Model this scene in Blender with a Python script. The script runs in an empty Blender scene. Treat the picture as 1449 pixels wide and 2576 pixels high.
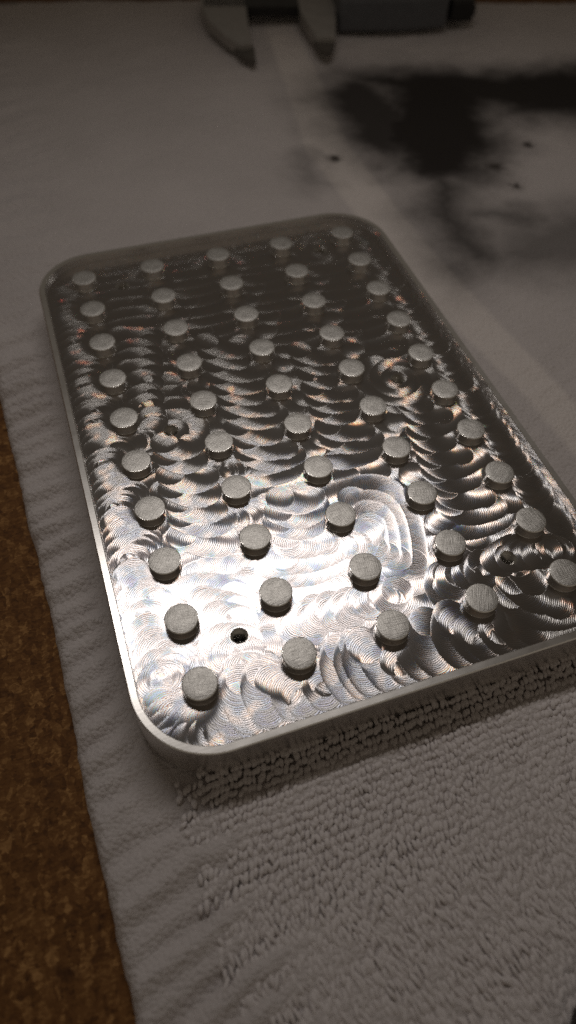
import bpy, bmesh, math, random
import numpy as np
from mathutils import Matrix, Vector

random.seed(7)
RNG = np.random.default_rng(11)
MM = 0.001                      # everything below is written in millimetres
ZT = 12.5                       # boss tops lie 12.5 mm above the bench
scene = bpy.context.scene
col = scene.collection

# ------------------------------------------------------------------ camera
cam = bpy.data.cameras.new('camera')
cam.sensor_fit = 'VERTICAL'
cam.lens = 4.3
cam.sensor_height = 4.3 * 2576 / 1847.7
cam.sensor_width = cam.sensor_height * 9 / 16
cam.clip_start = 0.004
cam.clip_end = 20
cam.dof.use_dof = True
cam.dof.focus_distance = 0.134
cam.dof.aperture_fstop = 2.2
co = bpy.data.objects.new('camera', cam)
col.objects.link(co)
right = Vector((0.94614316, -0.32274506, 0.02547053))
up = Vector((0.24516144, 0.76563749, 0.59472271))
fwd = Vector((0.21144501, 0.55644843, -0.80352732))
mw = Matrix((right, up, -fwd)).transposed().to_4x4()
mw.translation = Vector((-4.80, -160.22, 111.73 + ZT)) * MM
co.matrix_world = mw
scene.camera = co

# ------------------------------------------------------------------ dim workshop light
world = bpy.data.worlds.new('World')
scene.world = world
world.use_nodes = True
wn = world.node_tree
bg = wn.nodes['Background']
tc = wn.nodes.new('ShaderNodeTexCoord')
sep = wn.nodes.new('ShaderNodeSeparateXYZ')
ramp = wn.nodes.new('ShaderNodeValToRGB')
wn.links.new(tc.outputs['Generated'], sep.inputs[0])
wn.links.new(sep.outputs['Z'], ramp.inputs[0])
ramp.color_ramp.elements[0].position = 0.45
ramp.color_ramp.elements[0].color = (0.088, 0.075, 0.059, 1)
ramp.color_ramp.elements[1].position = 0.85
ramp.color_ramp.elements[1].color = (0.040, 0.031, 0.022, 1)
# world made brighter towards -Y, added to lift boss sides and front wall
mr = wn.nodes.new('ShaderNodeMapRange')
mr.interpolation_type = 'SMOOTHSTEP'
mr.inputs['From Min'].default_value = -0.05
mr.inputs['From Max'].default_value = -0.85
mr.inputs['To Min'].default_value = 1.0
mr.inputs['To Max'].default_value = 2.1
wn.links.new(sep.outputs['Y'], mr.inputs['Value'])
wm = wn.nodes.new('ShaderNodeVectorMath')
wm.operation = 'SCALE'
wn.links.new(ramp.outputs[0], wm.inputs[0])
wn.links.new(mr.outputs[0], wm.inputs['Scale'])
wn.links.new(wm.outputs[0], bg.inputs[0])
bg.inputs[1].default_value = 0.80

lamp = bpy.data.lights.new('bench_strip_lamp', 'AREA')   # slim strip lamp over the bench
lamp.shape = 'RECTANGLE'
lamp.size = 0.215
lamp.size_y = 0.016
lamp.spread = math.radians(112)
lamp.energy = 0.086
lamp.color = (1.0, 0.935, 0.875)
lo = bpy.data.objects.new('bench_lamp', lamp)
lo.location = Vector((52, 62, 285 + ZT)) * MM
lz = (lo.location - Vector((45, -105, ZT)) * MM).normalized()
lx = (Vector((1, 0, 0)) - lz * lz.x).normalized()
lo.rotation_euler = Matrix((lx, lz.cross(lx), lz)).transposed().to_euler()
col.objects.link(lo)

vs = scene.view_settings
vs.view_transform = 'Standard'
vs.look = 'None'
vs.exposure = 0.0
vs.gamma = 1.0
scene.cycles.use_denoising = False     # a denoiser would smear the fine cutter lines
scene.cycles.max_bounces = 6
scene.cycles.sample_clamp_indirect = 3.0

# ------------------------------------------------------------------ helpers
def tag(o, label=None, cat=None, group=None, kind=None):
    for k, v in (('label', label), ('category', cat), ('group', group), ('kind', kind)):
        if v:
            o[k] = v
    return o

def link(name, me, mats=(), parent=None):
    o = bpy.data.objects.new(name, me)
    col.objects.link(o)
    if me is not None:
        for m in mats:
            if m.name not in [s.name for s in me.materials if s]:
                me.materials.append(m)
    if parent is not None:
        o.parent = parent
    return o

def mesh_from(name, V, F, smooth=None):
    me = bpy.data.meshes.new(name)
    me.from_pydata([tuple(v) for v in V], [], [tuple(f) for f in F])
    me.update()
    if smooth is not None:
        me.polygons.foreach_set('use_smooth', [True] * len(me.polygons))
        me.set_sharp_from_angle(angle=math.radians(smooth))
    return me

def mesh_np(name, V, Q, smooth=True):
    """V (n,3) in metres, Q (m,k) faces of equal size."""
    k = Q.shape[1]
    me = bpy.data.meshes.new(name)
    me.vertices.add(len(V))
    me.vertices.foreach_set('co', np.ascontiguousarray(V, np.float32).ravel())
    me.loops.add(Q.size)
    me.loops.foreach_set('vertex_index', np.ascontiguousarray(Q, np.int32).ravel())
    me.polygons.add(len(Q))
    me.polygons.foreach_set('loop_start', np.arange(0, Q.size, k, dtype=np.int32))
    me.polygons.foreach_set('loop_total', np.full(len(Q), k, np.int32))
    me.polygons.foreach_set('use_smooth', np.full(len(Q), smooth, bool))
    me.update(calc_edges=True)
    me.validate()
    return me

def vnoise(x, y, seed=0):
    xi = np.floor(x).astype(np.int64); yi = np.floor(y).astype(np.int64)
    fx = x - xi; fy = y - yi
    fx = fx * fx * (3 - 2 * fx); fy = fy * fy * (3 - 2 * fy)
    def h(a, b):
        n = (a * 374761393 + b * 668265263 + seed * 974634757) & 0x7fffffff
        n = ((n ^ (n >> 13)) * 1274126177) & 0x7fffffff
        return ((n ^ (n >> 16)) & 0xffff) / 65535.0
    return (h(xi, yi) * (1 - fx) + h(xi + 1, yi) * fx) * (1 - fy) + (h(xi, yi + 1) * (1 - fx) + h(xi + 1, yi + 1) * fx) * fy

def fbm(x, y, seed=0, o=4):
    s = 0; a = 0.5
    for k in range(o):
        s = s + a * (vnoise(x * 2 ** k, y * 2 ** k, seed + k) - 0.5)
        a *= 0.5
    return s

class NT:
    """small node-tree writer"""
    def __init__(self, name):
        self.m = bpy.data.materials.new(name)
        self.m.use_nodes = True
        self.t = self.m.node_tree
        self.t.nodes.clear()
        self.out = self.t.nodes.new('ShaderNodeOutputMaterial')
    def n(self, typ, ins=None, **props):
        nd = self.t.nodes.new('ShaderNode' + typ)
        for k, v in props.items():
            setattr(nd, k, v)
        for k, v in (ins or {}).items():
            s = nd.inputs[k]
            if isinstance(v, bpy.types.NodeSocket):
                self.t.links.new(v, s)
            else:
                s.default_value = v
        return nd
    def math(self, op, a, b=0.0, c=0.0, clamp=False):
        return self.n('Math', {0: a, 1: b, 2: c}, operation=op, use_clamp=clamp).outputs[0]
    def vmath(self, op, a, b=(0, 0, 0)):
        return self.n('VectorMath', {0: a, 1: b}, operation=op).outputs[0]
    def vscale(self, a, s):
        return self.n('VectorMath', {0: a, 'Scale': s}, operation='SCALE').outputs[0]
    def ramp(self, fac, stops):
        r = self.n('ValToRGB', {0: fac})
        e = r.color_ramp.elements
        while len(e) < len(stops):
            e.new(0.5)
        for s, (p, c) in zip(e, stops):
            s.position = p
            s.color = c if len(c) == 4 else (*c, 1)
        return r.outputs[0]
    def mix(self, f, a, b, blend='MIX'):
        nd = self.n('Mix', data_type='RGBA', blend_type=blend)
        for i, v in ((0, f), (6, a), (7, b)):
            s = nd.inputs[i]
            if isinstance(v, bpy.types.NodeSocket):
                self.t.links.new(v, s)
            else:
                s.default_value = v if i == 0 or len(v) == 4 else (*v, 1)
        return nd.outputs[2]
    def noise(self, vec, scale, detail=3, rough=0.5):
        return self.n('TexNoise', {'Vector': vec, 'Scale': scale, 'Detail': detail, 'Roughness': rough}).outputs[0]
    def done(self, shader):
        self.t.links.new(shader, self.out.inputs[0])
        return self.m

def bump(w, h, strength, dist, normal=None):
    ins = {'Height': h, 'Strength': strength, 'Distance': dist}
    if normal is not None:
        ins['Normal'] = normal
    return w.n('Bump', ins).outputs[0]

# ------------------------------------------------------------------ materials
def mat_floor():
    """machined aluminium: every tool mark scatters across its own groove, and the
    regular grooves also split light like a coarse grating"""
    w = NT('swirl_milled_aluminium')
    u = w.n('Attribute', attribute_name='across').outputs['Vector']
    ph = w.n('Attribute', attribute_name='feed').outputs['Fac']
    rnd = w.n('Attribute', attribute_name='pass_tone').outputs['Fac']
    geo = w.n('NewGeometry')
    N = geo.outputs['Normal']
    obj = w.n('TexCoord').outputs['Object']
    n1 = w.noise(obj, 900, 2)
    cyc = w.math('ADD', w.math('MULTIPLY', ph, 1 / 0.36), w.math('MULTIPLY', n1, 0.9))
    saw = w.math('SUBTRACT', w.math('FRACT', cyc), 0.5)                      # one cusped scallop per turn of the cutter
    amp = w.n('TexWhiteNoise', {'W': w.math('FLOOR', cyc)}, noise_dimensions='1D').outputs['Value']
    amp = w.math('ADD', 0.18, w.math('MULTIPLY', amp, 0.26))
    slope = w.math('MULTIPLY', saw, amp)
    def tilt(extra, part=1.0):
        s = w.math('ADD', w.math('MULTIPLY', slope, part), extra)
        return w.vmath('NORMALIZE', w.vmath('ADD', N, w.vscale(u, s)))
    grime = w.noise(obj, 2600, 3)
    base = w.mix(w.math('MULTIPLY', grime, 0.35), (0.47, 0.462, 0.452), (0.35, 0.34, 0.325))
    rough = w.math('ADD', 0.245, w.math('MULTIPLY', rnd, 0.03))
    zero = w.n('BsdfMetallic', {'Base Color': base, 'Edge Tint': (0.95, 0.94, 0.92, 1), 'Roughness': rough,
                                'Anisotropy': 0.88, 'Tangent': u, 'Normal': tilt(0.0)}, distribution='BECKMANN').outputs[0]
    kap = w.math('SUBTRACT', w.math('MULTIPLY', w.noise(obj, 260, 1), 1.25), 0.625)
    orders = []
    for lam, c in ((0.80, (1.0, 0.05, 0.05)), (0.53, (0.10, 0.95, 0.06)), (0.26, (0.06, 0.06, 1.0))):
        c3 = (c[0] * 0.62, c[1] * 0.60, c[2] * 0.62, 1)
        nn = tilt(w.math('MULTIPLY', kap, lam), 0.8)
        orders.append(w.n('BsdfMetallic', {'Base Color': c3, 'Edge Tint': c3, 'Roughness': 0.23,
                                           'Anisotropy': 0.3, 'Tangent': u, 'Normal': nn}, distribution='BECKMANN').outputs[0])
    s = orders[0]
    for o in orders[1:]:
        s = w.n('AddShader', {0: s, 1: o}).outputs[0]
    soft = w.n('BsdfMetallic', {'Base Color': base, 'Edge Tint': (0.9, 0.89, 0.87, 1), 'Roughness': 0.46,
                                'Anisotropy': 0.5, 'Tangent': u, 'Normal': tilt(0.0, 0.6)}, distribution='BECKMANN').outputs[0]
    zero = w.n('MixShader', {0: 0.11, 1: zero, 2: soft}).outputs[0]
    fin = w.n('MixShader', {0: 0.22, 1: zero, 2: s}).outputs[0]
    return w.done(fin)

def mat_stock_face():
    w = NT('sawn_stock_aluminium')
    obj = w.n('TexCoord').outputs['Object']
    rnd = w.n('ObjectInfo').outputs['Random']
    off = w.n('CombineXYZ', {0: w.math('MULTIPLY', rnd, 3.0), 1: w.math('MULTIPLY', rnd, 7.0), 2: 0.0}).outputs[0]
    vec = w.vmath('ADD', obj, off)
    n1 = w.noise(vec, 2600, 4, 0.65)
    rot = w.n('VectorRotate', {'Vector': vec, 'Angle': w.math('MULTIPLY', rnd, 3.0)}, rotation_type='Z_AXIS').outputs[0]
    st = w.noise(w.vmath('MULTIPLY', rot, (400, 5200, 1)), 1.0, 3, 0.6)
    st2 = w.noise(w.vmath('MULTIPLY', rot, (4700, 300, 1)), 1.0, 2, 0.6)
    h = w.math('ADD', w.math('MULTIPLY', n1, 0.6), w.math('ADD', st, st2))
    tone = w.noise(vec, 700, 3)
    base = w.mix(tone, (0.68, 0.665, 0.64), (0.38, 0.368, 0.35))
    sh = w.n('BsdfPrincipled', {'Base Color': base, 'Metallic': 1.0, 'Roughness': 0.44,
                                'Normal': bump(w, h, 0.6, 0.00008)}).outputs[0]
    return w.done(sh)

def mat_turned():
    w = NT('bright_cut_aluminium')
    obj = w.n('TexCoord').outputs['Object']
    h = w.noise(w.vmath('MULTIPLY', obj, (250, 250, 5200)), 1.0, 3, 0.6)
    sh = w.n('BsdfPrincipled', {'Base Color': (0.90, 0.88, 0.85, 1), 'Metallic': 1.0, 'Roughness': 0.15,
                                'Normal': bump(w, h, 0.25, 0.00004)}).outputs[0]
    return w.done(sh)

def mat_rim():
    w = NT('satin_milled_aluminium')
    obj = w.n('TexCoord').outputs['Object']
    h = w.math('ADD', w.noise(w.vmath('MULTIPLY', obj, (120, 2600, 700)), 1.0, 3, 0.6),
               w.math('MULTIPLY', w.noise(obj, 300, 2), 0.3))
    st = w.noise(obj, 230, 4, 0.6)
    base = w.mix(st, (0.96, 0.945, 0.925), (0.82, 0.80, 0.78))
    sh = w.n('BsdfPrincipled', {'Base Color': base, 'Metallic': 1.0, 'Roughness': w.math('ADD', 0.20, w.math('MULTIPLY', st, 0.12)),
                                'Normal': bump(w, h, 0.08, 0.00005)}).outputs[0]
    return w.done(sh)

def seg_mask(w, P, pts, width, soft):
    """soft-edged patch along a chain of points given in millimetres"""
    best = None
    for (ax, ay, ra), (bx, by, rb) in zip(pts[:-1], pts[1:]):
        dx, dy = bx - ax, by - ay
        L2 = dx * dx + dy * dy
        rel = w.vmath('SUBTRACT', P, (ax, ay, 0))
        d = w.n('VectorMath', {0: rel, 1: (dx, dy, 0)}, operation='DOT_PRODUCT').outputs['Value']
        t = w.math('MULTIPLY', d, 1 / L2, clamp=True)
        sc = w.n('VectorMath', {0: (dx, dy, 0), 'Scale': t}, operation='SCALE').outputs[0]
        ln = w.n('VectorMath', {0: w.vmath('SUBTRACT', rel, sc)}, operation='LENGTH').outputs['Value']
        r = w.math('ADD', ra, w.math('MULTIPLY', t, rb - ra))
        e = w.math('SUBTRACT', ln, r)
        best = e if best is None else w.math('MINIMUM', best, e)
    return best

def mat_towel(pile=False):
    w = NT('terry_pile_cotton' if pile else 'towel_cotton')
    pos = w.n('NewGeometry').outputs['Position']
    P = w.vmath('MULTIPLY', pos, (1000, 1000, 0))
    big = w.noise(P, 0.035, 3)
    fine = w.noise(P, 1.3, 3, 0.6)
    base = w.mix(big, (0.82, 0.775, 0.775) if pile else (0.77, 0.72, 0.715), (0.74, 0.695, 0.695) if pile else (0.56, 0.52, 0.515))
    base = w.mix(w.math('MULTIPLY', fine, 0.45), base, (0.50, 0.455, 0.435))  # fine mottle, with small shadows between fibres painted into the colour
    if not pile:
        nz = w.n('TexNoise', {'Vector': P, 'Scale': 0.045, 'Detail': 5.0, 'Roughness': 0.6}).outputs['Color']
        Pw = w.vmath('ADD', P, w.vscale(w.vmath('SUBTRACT', nz, (0.5, 0.5, 0.5)), 28.0))
        Pw = w.vmath('MULTIPLY', Pw, (1, 1, 0))
        # paler woven border strip that runs past the plate corner
        bm = seg_mask(w, P, [(103, 157, 6), (87, 59, 7.5), (88, 18, 6.5), (90, -16, 6), (96, -60, 5), (108, -240, 4)], 0, 0)
        bandm = w.math('SUBTRACT', 1.0, w.math('MULTIPLY', w.math('ADD', bm, 1.0), 0.55, clamp=True), clamp=True)
        base = w.mix(w.math('MULTIPLY', bandm, 0.8), base, (0.80, 0.74, 0.71))
        # black soft-edged patches in the cloth colour
        tot = None
        for pts, soft, k in (
                ([(137, 82, 20), (127, 62, 22), (119, 42, 15)], 27.0, 0.97),
                ([(116, 34, 9), (108, 12, 9), (104, -10, 8)], 27.0, 0.80),
                ([(112, 102, 4), (128, 98, 10), (150, 86, 17), (190, 68, 22), (260, 40, 24)], 28.0, 0.95),
                ([(110, 90, 15), (110, 60, 15)], 30.0, 0.88),
                ([(79, 58, 2), (76, 40, 4)], 16.0, 0.55),
                ([(108, 12, 3), (120, 10, 5), (131, 4, 6)], 20.0, 0.7),
                ([(104, -14, 6), (128, -8, 16), (180, -22, 24)], 34.0, 0.62)):
            e = seg_mask(w, Pw, pts, 0, 0)
            m = w.math('SUBTRACT', 1.0, w.math('MULTIPLY', w.math('ADD', e, soft * 0.35), 1 / soft, clamp=True), clamp=True)
            m = w.math('MULTIPLY', m, k)
            tot = m if tot is None else w.math('MAXIMUM', tot, m)
        sm = w.n('MapRange', {'Value': tot}, interpolation_type='SMOOTHSTEP').outputs[0]
        base = w.mix(w.math('MULTIPLY', sm, 0.985), base, (0.026, 0.022, 0.020))
        # single dirt specks
        sp = None
        Ps = w.vmath('MULTIPLY', w.vmath('ADD', P, w.vscale(w.vmath('SUBTRACT', w.n('TexNoise', {'Vector': P, 'Scale': 0.5, 'Detail': 3.0}).outputs['Color'], (0.5, 0.5, 0.5)), 5.0)), (1, 1, 0))
        for x, y, r in ((87, 53, 3.6), (135, 34, 4.2), (135.5, 21.5, 2.4), (152, 43, 2.6), (-1.3, -128.6, 0.32), (2, 211, 9)):
            d = w.n('VectorMath', {0: w.vmath('SUBTRACT', Ps, (x, y, 0))}, operation='LENGTH').outputs['Value']
            k = w.math('SUBTRACT', 1.0, w.math('MULTIPLY', d, 1.0 / r), clamp=True)
            sp = k if sp is None else w.math('MAXIMUM', sp, k)
        base = w.mix(w.math('MULTIPLY', sp, 1.3, clamp=True), base, (0.07, 0.06, 0.055))
    vor = w.n('TexVoronoi', {'Vector': P, 'Scale': 1.35, 'Randomness': 0.9}).outputs['Distance']
    h = w.math('ADD', w.math('MULTIPLY', vor, -0.8), w.math('MULTIPLY', w.noise(P, 4.5, 3, 0.6), 0.5))
    if pile:
        h = w.noise(P, 7.0, 3, 0.6)
    sh = w.n('BsdfPrincipled', {'Base Color': base, 'Roughness': 0.95, 'Specular IOR Level': 0.1,
                                'Sheen Weight': 0.25, 'Sheen Tint': base, 'Sheen Roughness': 0.6,
                                'Normal': bump(w, h, 0.8, 0.0006 if not pile else 0.00015)}).outputs[0]
    return w.done(sh)

def mat_board():
    w = NT('particle_board')
    pos = w.n('NewGeometry').outputs['Position']
    P = w.vmath('MULTIPLY', pos, (1000, 1000, 0))
    nz = w.n('TexNoise', {'Vector': P, 'Scale': 0.5, 'Detail': 3.0}).outputs['Color']
    Pw = w.vmath('ADD', P, w.vscale(nz, 1.4))
    v1 = w.n('TexVoronoi', {'Vector': w.vmath('MULTIPLY', Pw, (1.0, 0.45, 1)), 'Scale': 1.1}).outputs['Color']
    v2 = w.n('TexVoronoi', {'Vector': w.vmath('MULTIPLY', Pw, (0.5, 1.2, 1)), 'Scale': 2.2}).outputs['Color']
    a = w.n('SeparateXYZ', {0: v1}).outputs[0]
    b = w.n('SeparateXYZ', {0: v2}).outputs[1]
    f = w.math('ADD', w.math('MULTIPLY', a, 0.45), w.math('ADD', w.math('MULTIPLY', b, 0.35), w.math('MULTIPLY', w.noise(P, 2.5, 4, 0.65), 0.4)))
    base = w.ramp(f, [(0.15, (0.060, 0.022, 0.005)), (0.45, (0.135, 0.055, 0.013)), (0.70, (0.185, 0.082, 0.022)), (1.0, (0.38, 0.20, 0.07))])
    dk = w.ramp(w.noise(P, 0.23, 3), [(0.60, (1, 1, 1)), (0.74, (0.55, 0.5, 0.5))])
    base = w.mix(1.0, base, dk, 'MULTIPLY')
    sh = w.n('BsdfPrincipled', {'Base Color': base, 'Roughness': 0.7, 'Specular IOR Level': 0.25,
                                'Normal': bump(w, f, 0.5, 0.0003)}).outputs[0]
    return w.done(sh)

def mat_simple(name, c, metal=0.0, rough=0.4, nscale=300):
    w = NT(name)
    obj = w.n('TexCoord').outputs['Object']
    n = w.noise(obj, nscale, 4, 0.6)
    base = w.mix(n, c, tuple(x * 0.6 for x in c))
    sh = w.n('BsdfPrincipled', {'Base Color': base, 'Metallic': metal, 'Roughness': w.math('ADD', rough - 0.06, w.math('MULTIPLY', n, 0.12))}).outputs[0]
    return w.done(sh)

M_floor = mat_floor()
M_stock = mat_stock_face()
M_turned = mat_turned()
M_rim = mat_rim()
M_towel = mat_towel()
M_pile = mat_towel(True)
M_board = mat_board()
M_steel = mat_simple('brushed_steel', (0.46, 0.435, 0.41), 0.4, 0.5)
M_dark_steel = mat_simple('dark_steel', (0.15, 0.135, 0.12), 0.4, 0.5)
M_bluegrey = mat_simple('blue_grey_plastic', (0.12, 0.124, 0.137), 0.0, 0.45)
M_black = mat_simple('black_plastic', (0.012, 0.011, 0.011), 0.0, 0.5)

# ------------------------------------------------------------------ bench
def bench():
    nx, ny = 41, 41
    X, Y = np.meshgrid(np.linspace(-420, 700, nx), np.linspace(-420, 900, ny))
    V = np.stack([X, Y, np.zeros_like(X)], -1).reshape(-1, 3) * MM
    i = np.arange(nx * ny).reshape(ny, nx)
    Q = np.stack([i[:-1, :-1], i[:-1, 1:], i[1:, 1:], i[1:, :-1]], -1).reshape(-1, 4)
    o = link('bench_top', mesh_np('bench_top', V, Q), [M_board])
    tag(o, kind='structure')
bench()

# ------------------------------------------------------------------ towel
TOP = 3.3                        # resting height of the cloth above the bench
def towel():
    t = np.concatenate([np.linspace(0, 0.012, 10)[:-1], np.linspace(0.012, 0.20, 90)[:-1], np.linspace(0.20, 1, 190)])
    s = np.concatenate([np.linspace(0, 0.53, 250)[:-1], np.linspace(0.53, 1, 120)])
    U, Vv = np.meshgrid(t, s)
    c00, c10, c11, c01 = np.array([-17.0, -240]), np.array([300.0, -240]), np.array([335.0, 119]), np.array([-34.5, 219])
    Pm = ((1 - U) * (1 - Vv))[..., None] * c00 + (U * (1 - Vv))[..., None] * c10 + (U * Vv)[..., None] * c11 + ((1 - U) * Vv)[..., None] * c01
    X, Y = Pm[..., 0], Pm[..., 1]
    # slightly wavy hem line
    edge = np.exp(-U * 60)
    X = X + edge * (fbm(Y * 0.05, Y * 0 + 3, 5) * 2.0 + fbm(Y * 0.6, Y * 0 + 9, 6) * 0.5)
    d = U * 340
    du = np.minimum(d, 340 - d)
    dv = np.minimum(Vv, 1 - Vv) * 420
    rim = np.minimum(du, dv)
    prof = np.sqrt(np.clip(1 - (1 - np.clip(rim / 2.2, 0, 1)) ** 2, 0, 1))
    # gathered ripples of the hem and softer folds further in
    warp = fbm(X * 0.03, Y * 0.03, 21) * 16
    rip = np.sin((Y * 0.97 - X * 0.27 + warp * 0.6) * 2 * math.pi / 4.6) * (0.55 + 1.2 * fbm(X * 0.04, Y * 0.09, 61)) + np.sin((Y * 0.9 - X * 0.2 + warp * 1.2) * 2 * math.pi / 10.0) * 0.4
    hem = np.clip(1 - (X + 10) / 16, 0.12, 1)
    z = rip * 1.4 * hem + fbm(X * 0.05, Y * 0.05, 31) * 1.3 + fbm(X * 0.018, Y * 0.018, 131) * 4.0 * np.clip((Y + 20) / 60, 0, 1) + fbm(X * 0.3, Y * 0.3, 41) * 0.55
    inside = np.clip(np.minimum(np.minimum(X + 13, 81 - X), np.minimum(Y + 125, 11.5 - Y)) / 3.0 + 1, 0, 1)
    z = TOP - 0.35 + z * (1 - 0.8 * inside) - inside * 0.75
    z = z + 0.55 * np.clip((X + 8) / 3, 0, 1) * np.clip((-120 - Y) / 4, 0, 1)
    z = z * prof + 0.05
    V = np.stack([X, Y, z], -1).reshape(-1, 3) * MM
    ny, nx = U.shape
    i = np.arange(nx * ny).reshape(ny, nx)
    Q = np.stack([i[:-1, :-1], i[:-1, 1:], i[1:, 1:], i[1:, :-1]], -1).reshape(-1, 4)
    root = link('towel', mesh_np('towel', V, Q), [M_towel])
    tag(root, 'grey white terry towel with dark patches at the far corner lying under the aluminium plate', 'towel')
    # terry loops: one bent tuft, repeated in rows
    ns, nr = 7, 7
    a = np.linspace(0, 1, ns)
    ang = np.linspace(0, 2 * math.pi, nr, endpoint=False)
    tv = []
    for k in a:
        rr = 0.56 * math.sin(math.pi * min(max(k * 0.88 + 0.06, 0), 1)) ** 0.55
        for g in ang:
            tv.append((rr * math.cos(g), -(k - 0.5) * 1.0, rr * 0.85 * math.sin(g) + 0.55 * math.sin(math.pi * (0.15 + 0.75 * (1 - k))), k))
    tv = np.array(tv)
    tq = []
    for p in range(ns - 1):
        for g in range(nr):
            tq.append((p * nr + g, p * nr + (g + 1) % nr, (p + 1) * nr + (g + 1) % nr, (p + 1) * nr + g))
    tq = np.array(tq)
    VV, QQ = [], []
    n = 0
    rows = np.arange(-192, -112, 1.32)
    for ri, y0 in enumerate(rows):
        xs = np.arange(-9.5, 95, 0.78) + (0.39 if ri % 2 else 0)
        for x0 in xs:
            x = x0 + random.gauss(0, 0.12)
            y = y0 + x0 * 0.055 + random.gauss(0, 0.15 + 0.2 * min(max((-130 - y0) / 25, 0), 1)) + 1.2 * float(fbm(np.array([x0 * 0.06]), np.array([y0 * 0.06]), 77)[0]) * 2
            if x < -9.0 + 7.0 * random.random() ** 1.8 + (y + 122) * -0.02:
                continue
            if y > -121.8 and x < 78:
                continue
            g = min(max((-128 - y) / 30, 0), 1)
            ln = 1.45 + 1.0 * g + random.gauss(0, 0.2)
            wd = 0.83 + random.gauss(0, 0.11) - 0.12 * g
            rz = -0.38 + 0.42 * g + random.gauss(0, 0.2) + 0.9 * float(fbm(np.array([x * 0.05]), np.array([y * 0.05]), 91)[0])
            lean = random.gauss(0.12, 0.13)
            hx, hy, hz = tv[:, 0] * wd, tv[:, 1] * ln, tv[:, 2] * (0.95 + 0.2 * random.random())
            hx = hx + 0.25 * (tv[:, 3] - 0.5) * random.gauss(0, 0.8)
            hz = hz + lean * hy
            hx = hx + RNG.normal(0, 0.035, len(tv)); hy = hy + RNG.normal(0, 0.035, len(tv)); hz = hz * 0.74 + RNG.normal(0, 0.03, len(tv))
            c, s_ = math.cos(rz), math.sin(rz)
            zz = TOP - 0.15 - 0.45 * min(max((0 - x) / 9, 0), 1) + 0.5 * float(fbm(np.array([x * 0.05]), np.array([y * 0.05]), 31)[0]) + random.gauss(0, 0.1)
            VV.append(np.stack([x + hx * c - hy * s_, y + hx * s_ + hy * c, zz + hz], -1))
            QQ.append(tq + n)
            n += len(tv)
    pile = link('terry_pile', mesh_np('terry_pile', np.concatenate(VV) * MM, np.concatenate(QQ)), [M_pile], root)
    tag(pile, kind='stuff')
towel()

# ------------------------------------------------------------------ plate
X0, X1, Y0, Y1, RC = -11.2, 78.9, -123.1, 9.75, 13.5
DEPTH = 2.05
THICK = 9.5
COLS = [17.0 * i for i in range(5)]
ROWS = [-12.325 * j for j in range(10)]
RB = 2.94
HOLES = [(8.6, -3.0), (60.8, -3.0), (8.7, -53.9), (60.5, -53.9), (8.7, -103.8), (60.8, -103.9)]

def rrect(inset, n=22):
    r = RC - inset
    pts = []
    for cx, cy, a0 in ((X1 - RC, Y1 - RC, 0), (X0 + RC, Y1 - RC, 90), (X0 + RC, Y0 + RC, 180), (X1 - RC, Y0 + RC, 270)):
        for k in range(n + 1):
            a = math.radians(a0 + 90 * k / n)
            pts.append((cx + r * math.cos(a), cy + r * math.sin(a)))
    return pts

plate = bpy.data.objects.new('machined_plate', None)
col.objects.link(plate)
plate.location = (0, 0, ZT * MM)
tag(plate, 'swirl milled aluminium plate with raised round bosses and a thin rim, on the towel', 'metal plate')

def sweep(name, prof, mat, cap=False, smooth=25):
    V, F = [], []
    for ins, z in prof:
        V += [(x * MM, y * MM, z * MM) for x, y in rrect(ins)]
    n = len(rrect(0))
    for p in range(len(prof) - 1):
        for k in range(n):
            k2 = (k + 1) % n
            F.append((p * n + k, p * n + k2, (p + 1) * n + k2, (p + 1) * n + k))
    if cap:
        F.append(tuple(reversed(range(n))))
    return link(name, mesh_from(name, V, F, smooth), [mat], plate)

sweep('rim', [(0.5, -THICK), (0.0, -THICK + 0.5), (0.0, -0.20), (0.18, 0.0),
              (1.26, 0.0), (1.38, -0.12), (1.38, -DEPTH - 0.3)], M_rim, cap=True)

# ---- pocket floor: the cutter is driven over a fine grid, and every grid point keeps
# the last rim mark left on it (direction across the groove, distance along the pass)
RT = 3.0
G = 0.165
gx = np.arange(X0 + 1.0, X1 - 0.9, G)
gy = np.arange(Y0 + 1.0, Y1 - 0.9, G)
NX, NY = len(gx), len(gy)
CX = np.full((NY, NX), np.nan, np.float32)
CY = np.full((NY, NX), np.nan, np.float32)
PH = np.zeros((NY, NX), np.float32)
TN = np.zeros((NY, NX), np.float32)
BOSS = np.array([(x, y) for x in COLS for y in ROWS])

def cut(path, tone):
    """path (n,2) of cutter centres, already densely sampled"""
    w = int(RT / G) + 2
    hd = np.gradient(path, axis=0)
    hd /= np.maximum(np.hypot(hd[:, 0], hd[:, 1]), 1e-9)[:, None]
    for k in range(len(path)):
        x, y = path[k]
        dx, dy = hd[k]
        i0 = int((x - gx[0]) / G); j0 = int((y - gy[0]) / G)
        a, b, c, d = max(i0 - w, 0), min(i0 + w + 2, NX), max(j0 - w, 0), min(j0 + w + 2, NY)
        if a >= b or c >= d:
            continue
        r2 = (gx[a:b] - x)[None, :] ** 2 + (gy[c:d] - y)[:, None] ** 2
        m = (r2 < RT * RT) & (r2 > (RT - 0.27) ** 2)
        CX[c:d, a:b][m] = x
        CY[c:d, a:b][m] = y
        jj, ii = np.nonzero(m)
        ox, oy = gx[a:b][ii] - x, gy[c:d][jj] - y
        r = np.sqrt(r2[m])
        rate = -(ox * dx + oy * dy) / r
        rate = np.where(np.abs(rate) < 0.35, np.where(rate < 0, -0.35, 0.35), rate)
        PH[c:d, a:b][m] = k * 0.1 + np.clip((RT - r) / rate, -0.5, 0.5)
        TN[c:d, a:b][m] = tone

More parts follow.
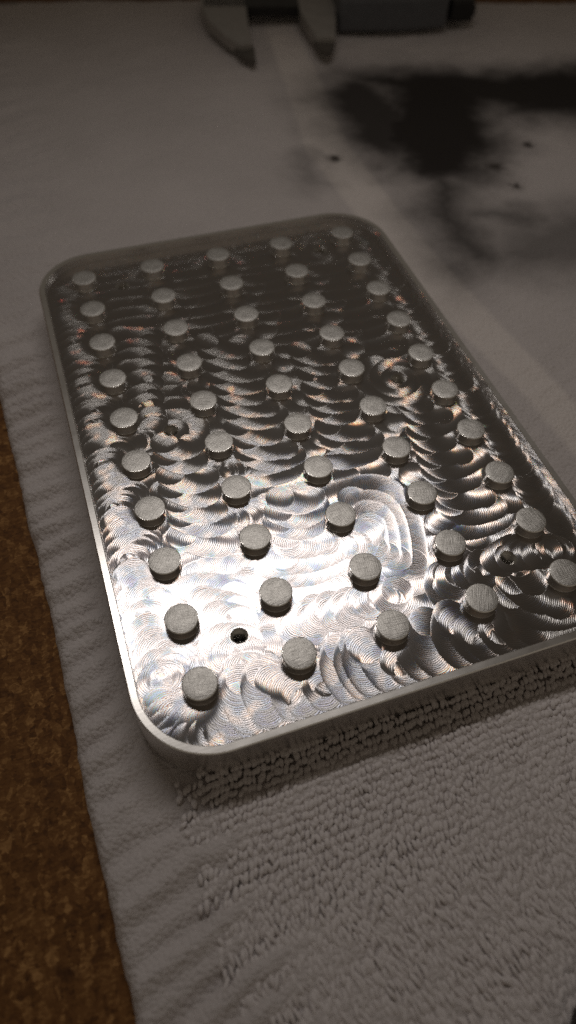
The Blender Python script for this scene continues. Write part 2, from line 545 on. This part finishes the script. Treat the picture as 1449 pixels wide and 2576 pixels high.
def resample(p, step):
    seg = np.hypot(*np.diff(p, axis=0).T)
    s = np.concatenate([[0], np.cumsum(seg)])
    n = max(int(s[-1] / step), 2)
    q = np.linspace(0, s[-1], n)
    return np.stack([np.interp(q, s, p[:, 0]), np.interp(q, s, p[:, 1])], -1)

IN = 1.38 + RT
def keep_clear(p):
    p = p.copy()
    p[:, 0] = np.clip(p[:, 0], X0 + IN, X1 - IN)
    p[:, 1] = np.clip(p[:, 1], Y0 + IN, Y1 - IN)
    for it in range(3):
        d = p[:, None, :] - BOSS[None]
        r = np.hypot(d[..., 0], d[..., 1])
        k = r.argmin(1)
        rr = r[np.arange(len(p)), k]
        dd = d[np.arange(len(p)), k] / np.maximum(rr, 1e-6)[:, None]
        bad = rr < RT + RB
        p[bad] = BOSS[k[bad]] + dd[bad] * (RT + RB)
    return p

def one_pass(E, adv):
    """E three points on the edge that the pass leaves behind it, adv = way it advances"""
    a, m, b = (np.array(e, float) for e in E)
    cpt = 2 * m - 0.5 * (a + b)
    t = np.linspace(0, 1, 60)[:, None]
    p = (1 - t) ** 2 * a + 2 * t * (1 - t) * cpt + t * t * b
    tg = np.gradient(p, axis=0)
    nr = np.stack([-tg[:, 1], tg[:, 0]], -1)
    nr /= np.maximum(np.hypot(nr[:, 0], nr[:, 1]), 1e-9)[:, None]
    if (nr @ adv).mean() < 0:
        nr = -nr
    raw = p + nr * RT
    c = keep_clear(raw)
    ok = np.hypot(*(c - raw).T) < 2.6            # drop stretches that would run through a boss or the wall
    if ok.sum() >= 6:
        i0, i1 = np.nonzero(ok)[0][[0, -1]]
        c = c[i0:i1 + 1]
    d = np.array([-adv[1], adv[0]])
    if (c[-1] - c[0]) @ d < 0:
        c = c[::-1]
    c = resample(c, 0.1)
    cut(c, random.random())

def run(A, B, N, jit=0.12):
    A = np.array(A, float); B = np.array(B, float)
    for k in range(N):
        f = (k + (random.gauss(0, jit) if 0 < k < N - 1 else 0)) / max(N - 1, 1)
        E = A * (1 - f) + B * f
        adv = (B - A).mean(0)
        one_pass(E, adv / np.hypot(*adv))

def corner(c, a0, a1, n):
    for k in range(n):
        a = math.radians(a0 + (a1 - a0) * k / (n - 1))
        e = np.array([math.cos(a), math.sin(a)])
        E = [np.array(c) + e * r for r in (2.0, 7.5, 14.0)]
        one_pass(E, np.array([-e[1], e[0]]))

# roughing order: channels first, then the pockets that were opened last
def floor_passes():
    for i in range(4):                                   # wide channels between the columns
        x = COLS[i]
        if i == 0:
            run([(x - 1, 6), (x + 8, 8), (x + 18, 5)], [(x - 1, -121), (x + 8, -119), (x + 18, -122)], 33)
        else:
            run([(x - 1, -119), (x + 7, -122), (x + 18, -120)], [(x - 1, 6), (x + 7, 3), (x + 18, 5)], 33)
    run([(-9.8, 7), (15, 8.6), (40, 7)], [(-9.8, 3), (15, 5), (40, 3)], 2)
    run([(4, 8.5), (2, 6), (4, 2.5)], [(72, 8.5), (70, 6), (72, 2.5)], 24)
    S = [
        ('E2', [(4.69, -62.54), (13.95, -60.59), (16.79, -52.67)], [(1.67, -56.95), (6.91, -57.42), (9.23, -55.01)], 3),
        ('F2', [(12.23, -63.97), (9.05, -67.7), (10.32, -72.47)], [(17.12, -66.89), (15.97, -67.89), (17.35, -69.68)], 4),
        ('A', [(19.56, -65.93), (24.86, -70.81), (31.6, -70.67)], [(20.45, -30.87), (26.68, -36.6), (33.07, -35.66)], 10),
        ('B', [(37.59, -67.79), (41.75, -71.24), (48.45, -71.22)], [(39.98, -39.8), (45.01, -44.62), (51.08, -43.24)], 8),
        ('C', [(52.73, -90.15), (56.75, -94.92), (64.26, -95.35)], [(57.35, -58.61), (61.62, -65.25), (71.33, -61.68)], 9),
        ('E', [(1.66, -19.6), (8.73, -19.3), (13.18, -24.05)], [(2.41, -51.03), (5.75, -49.46), (7.75, -52.7)], 9),
        ('G', [(4.21, -49.22), (7.69, -51.82), (5.54, -55.06)], [(-0.56, -51.93), (0.51, -52.63), (-0.97, -53.97)], 5),
        ('F3', [(31.89, -75.47), (33.52, -80.7), (29.26, -88.28)], [(15.79, -77.07), (17.6, -79.66), (14.62, -82.37)], 7),
        ('F1', [(2.29, -82.54), (8.64, -87.08), (14.13, -86.74)], [(3.98, -58.33), (7.99, -62.4), (13.17, -61.71)], 7),
        ('H', [(34.2, -77.45), (48.48, -81.17), (46.26, -100.25)], [(36.86, -88.36), (40.07, -89.9), (38.22, -95.25)], 5),
        ('H2', [(39.6, -88.99), (38.29, -92.09), (35.54, -93.66)], [(34.72, -88.94), (34.59, -91.89), (31.99, -93.73)], 3),
        ('I', [(17.15, -91.08), (23.05, -95.44), (31.94, -94.91)], [(22.79, -79.98), (27.98, -82.69), (32.74, -80.78)], 5),
        ('J', [(0.06, -90.4), (5.86, -89.45), (12.49, -93.7)], [(3.88, -108.8), (6.55, -106.92), (10.3, -107.5)], 6),
        ('O', [(21.79, -100.1), (16.38, -103.53), (16.17, -106.39)], [(36.39, -101.47), (33.45, -103.89), (33.23, -105.58)], 6),
        ('Q', [(47.8, -100.3), (44.05, -102.7), (42.85, -107.31)], [(54.05, -100.93), (51.56, -103.79), (51.54, -107.76)], 4),
    ]
    for n, A, B, N in S:
        run(A, B, N)
    # narrow alleys along the rim
    run([(70, -113), (74, -116), (78, -111)], [(70, 2), (74, -1), (78, 4)], 46, 0.22)
    run([(-9.6, -1.0), (-4.5, 1.0), (0.5, -4.0)], [(-9.6, -106.0), (-4.5, -104.0), (0.5, -109.0)], 45, 0.22)
    corner((0.0, -110.9), 165, 275, 9)
    run([(3.0, -109.0), (0.2, -113.4), (1.5, -121.0)], [(57.0, -109.5), (54.0, -115.9), (55.5, -121.2)], 19, 0.22)
    run([(53.81, -111.9), (57.97, -118.63), (65.65, -120.29)], [(58.51, -105.9), (60.27, -110.98), (64.53, -113.28)], 3)
    run([(63.56, -99.15), (56.29, -101.64), (55.98, -106.03)], [(69.75, -102.33), (67.2, -103.84), (67.14, -105.47)], 5)
    # helical entries round three of the tapped holes
    for (hx, hy), turns, r1, a0 in ((HOLES[3], 2.2, 6.0, 2.0), (HOLES[1], 1.5, 4.5, 0.5)):
        t = np.linspace(0, 1, 500)
        rr = r1 * (1 - t) + 0.4
        an = a0 + turns * 2 * math.pi * t
        cut(resample(keep_clear(np.stack([hx + rr * np.cos(an), hy + rr * np.sin(an)], -1)), 0.1), 0.5)
floor_passes()

def build_floor():
    XX, YY = np.meshgrid(gx, gy)
    miss = np.isnan(CX)
    CX[miss] = XX[miss] - 1.5
    CY[miss] = YY[miss] - 2.5
    ux, uy = XX - CX, YY - CY
    L = np.maximum(np.hypot(ux, uy), 1e-6)
    ux, uy = ux / L, uy / L
    Z = -DEPTH + (TN - 0.5) * 0.012
    keepv = np.ones((NY, NX), bool)
    # keep only what lies inside the rim, leave the tapped holes open
    q = 1.2
    ax = np.maximum(np.abs(XX - (X0 + X1) / 2) - ((X1 - X0) / 2 - RC), 0)
    ay = np.maximum(np.abs(YY - (Y0 + Y1) / 2) - ((Y1 - Y0) / 2 - RC), 0)
    keepv &= np.hypot(ax, ay) < RC - q
    for hx, hy in HOLES:
        keepv &= np.hypot(XX - hx, YY - hy) > 1.45
    for bx, by in BOSS:
        keepv &= np.hypot(XX - bx, YY - by) > RB - 0.5
    kf = keepv[:-1, :-1] & keepv[1:, :-1] & keepv[:-1, 1:] & keepv[1:, 1:]
    i = np.arange(NX * NY).reshape(NY, NX)
    Q = np.stack([i[:-1, :-1], i[:-1, 1:], i[1:, 1:], i[1:, :-1]], -1)[kf]
    used = np.unique(Q)
    remap = np.full(NX * NY, -1, np.int64); remap[used] = np.arange(len(used))
    V = np.stack([XX, YY, Z], -1).reshape(-1, 3)[used] * MM
    me = mesh_np('milled_floor', V, remap[Q])
    u = np.stack([ux, uy, np.zeros_like(ux)], -1).reshape(-1, 3)[used]
    at = me.attributes.new('across', 'FLOAT_VECTOR', 'POINT')
    at.data.foreach_set('vector', np.ascontiguousarray(u, np.float32).ravel())
    at = me.attributes.new('feed', 'FLOAT', 'POINT')
    at.data.foreach_set('value', np.ascontiguousarray(PH.ravel()[used], np.float32))
    at = me.attributes.new('pass_tone', 'FLOAT', 'POINT')
    at.data.foreach_set('value', np.ascontiguousarray(TN.ravel()[used], np.float32))
    link('milled_floor', me, [M_floor], plate)
build_floor()

# ---- bosses
def lathe(name, prof, n, mats, slots=None, smooth=30, closed_top=True):
    V, F, S = [], [], []
    for r, z in prof:
        for k in range(n):
            a = 2 * math.pi * k / n
            V.append((r * math.cos(a) * MM, r * math.sin(a) * MM, z * MM))
    for p in range(len(prof) - 1):
        for k in range(n):
            k2 = (k + 1) % n
            F.append((p * n + k, p * n + k2, (p + 1) * n + k2, (p + 1) * n + k))
            S.append(slots[p] if slots else 0)
    if closed_top:
        b = (len(prof) - 1) * n
        F.append(tuple(b + k for k in range(n)))
        S.append(slots[-1] if slots else 0)
    me = mesh_from(name, V, F, smooth)
    for m in mats:
        me.materials.append(m)
    me.polygons.foreach_set('material_index', S)
    return me

boss_me = lathe('boss', [(RB + 0.10, -DEPTH - 0.05), (RB + 0.02, -DEPTH + 0.06), (RB, -DEPTH + 0.16), (RB, -0.13), (RB - 0.12, -0.005), (RB - 0.14, 0.0), (1.4, 0.0)],
                56, [M_turned, M_stock], [0, 0, 0, 0, 0, 1, 1])
for x in COLS:
    for y in ROWS:
        o = bpy.data.objects.new('boss', boss_me)
        col.objects.link(o)
        o.parent = plate
        o.location = (x * MM, y * MM, 0)

# ---- tapped holes
prof = [(1.72, -DEPTH + 0.008), (1.66, -DEPTH + 0.008), (1.30, -DEPTH - 0.22)]
z = -DEPTH - 0.22
for k in range(8):
    prof += [(1.14, z - 0.14), (1.14, z - 0.20), (1.40, z - 0.40), (1.40, z - 0.46)]
    z -= 0.56
prof += [(1.1, z - 0.1), (0.05, z - 0.7)]
M_hole = mat_simple('tapped_aluminium', (0.85, 0.83, 0.80), 1.0, 0.2)
hole_me = lathe('threaded_hole', prof, 40, [M_hole], smooth=20)
for x, y in HOLES:
    o = bpy.data.objects.new('threaded_hole', hole_me)
    col.objects.link(o)
    o.parent = plate
    o.location = (x * MM, y * MM, 0)

# ------------------------------------------------------------------ caliper behind the plate
def extrude(name, poly, z0, z1, mat, parent, bev=0.4):
    bm = bmesh.new()
    vs_ = [bm.verts.new((x * MM, y * MM, z0 * MM)) for x, y in poly]
    f = bm.faces.new(vs_)
    r = bmesh.ops.extrude_face_region(bm, geom=[f])
    bmesh.ops.translate(bm, verts=[v for v in r['geom'] if isinstance(v, bmesh.types.BMVert)], vec=(0, 0, (z1 - z0) * MM))
    bmesh.ops.recalc_face_normals(bm, faces=bm.faces[:])
    bmesh.ops.bevel(bm, geom=bm.edges[:], offset=bev * MM, segments=2, affect='EDGES', profile=0.6)
    me = bpy.data.meshes.new(name)
    bm.to_mesh(me); bm.free()
    return link(name, me, [mat], parent)

cal = bpy.data.objects.new('caliper', None)
col.objects.link(cal)
cal.location = (89 * MM, 152 * MM, (TOP + 0.6) * MM)
cal.rotation_euler = (0, 0, math.radians(-14.2))
tag(cal, 'steel measuring caliper with open jaws at the far edge of the towel', 'caliper')
def flip(p):
    return [(x, -y) for x, y in p]
extrude('beam', flip([(-18, -20), (92, -22), (92, -7), (-18, -7)]), 2.0, 5.6, M_black, cal)
fj = extrude('fixed_jaw', flip([(-19, -21), (-19, -10), (-16, 6), (-10, 20), (-5, 28), (-0.5, 26), (-1, 14), (-1, -21)]), 1.6, 5.6, M_steel, cal)
extrude('jaw_tip', flip([(-7, 25), (-4, 33), (-0.5, 37), (0.5, 36), (0.5, 24), (-1, 22)]), 1.9, 3.6, M_dark_steel, fj, 0.3)
sj = extrude('sliding_jaw', flip([(20, -21), (20, -2), (22, 12), (24, 22), (31, 22), (33, 8), (34.5, -5), (34.5, -21)]), 1.5, 5.8, M_steel, cal)
extrude('jaw_tip', flip([(23, 20), (25, 28), (27.5, 30), (30, 26), (31.5, 20)]), 1.9, 3.8, M_dark_steel, sj, 0.3)
hs = extrude('display_housing', flip([(34.5, -26), (34.5, 4.5), (60, 4), (78, 1), (80, -5), (80, -26)]), 0.6, 12.0, M_bluegrey, cal, 1.2)
extrude('screen', flip([(38, -16), (38, -4), (66, -4), (66, -16)]), 11.6, 12.3, M_black, hs, 0.15)
th = extrude('thumb_roller', flip([(80.5, -11), (80.5, -2.5), (90, -2.8), (90, -11)]), 1.5, 9.0, M_black, cal, 0.8)

# ------------------------------------------------------------------ unidentified black shape that just reaches into the near corner
blob = extrude('black_blob', [(32, -176), (33.2, -172.4), (35.6, -169.4), (39, -167.2), (44, -166), (78, -166), (78, -205), (32, -205)], TOP + 1.0, TOP + 4.2, M_black, None, 1.2)
tag(blob, 'black rounded pad at the bottom right corner of the towel', 'blob')
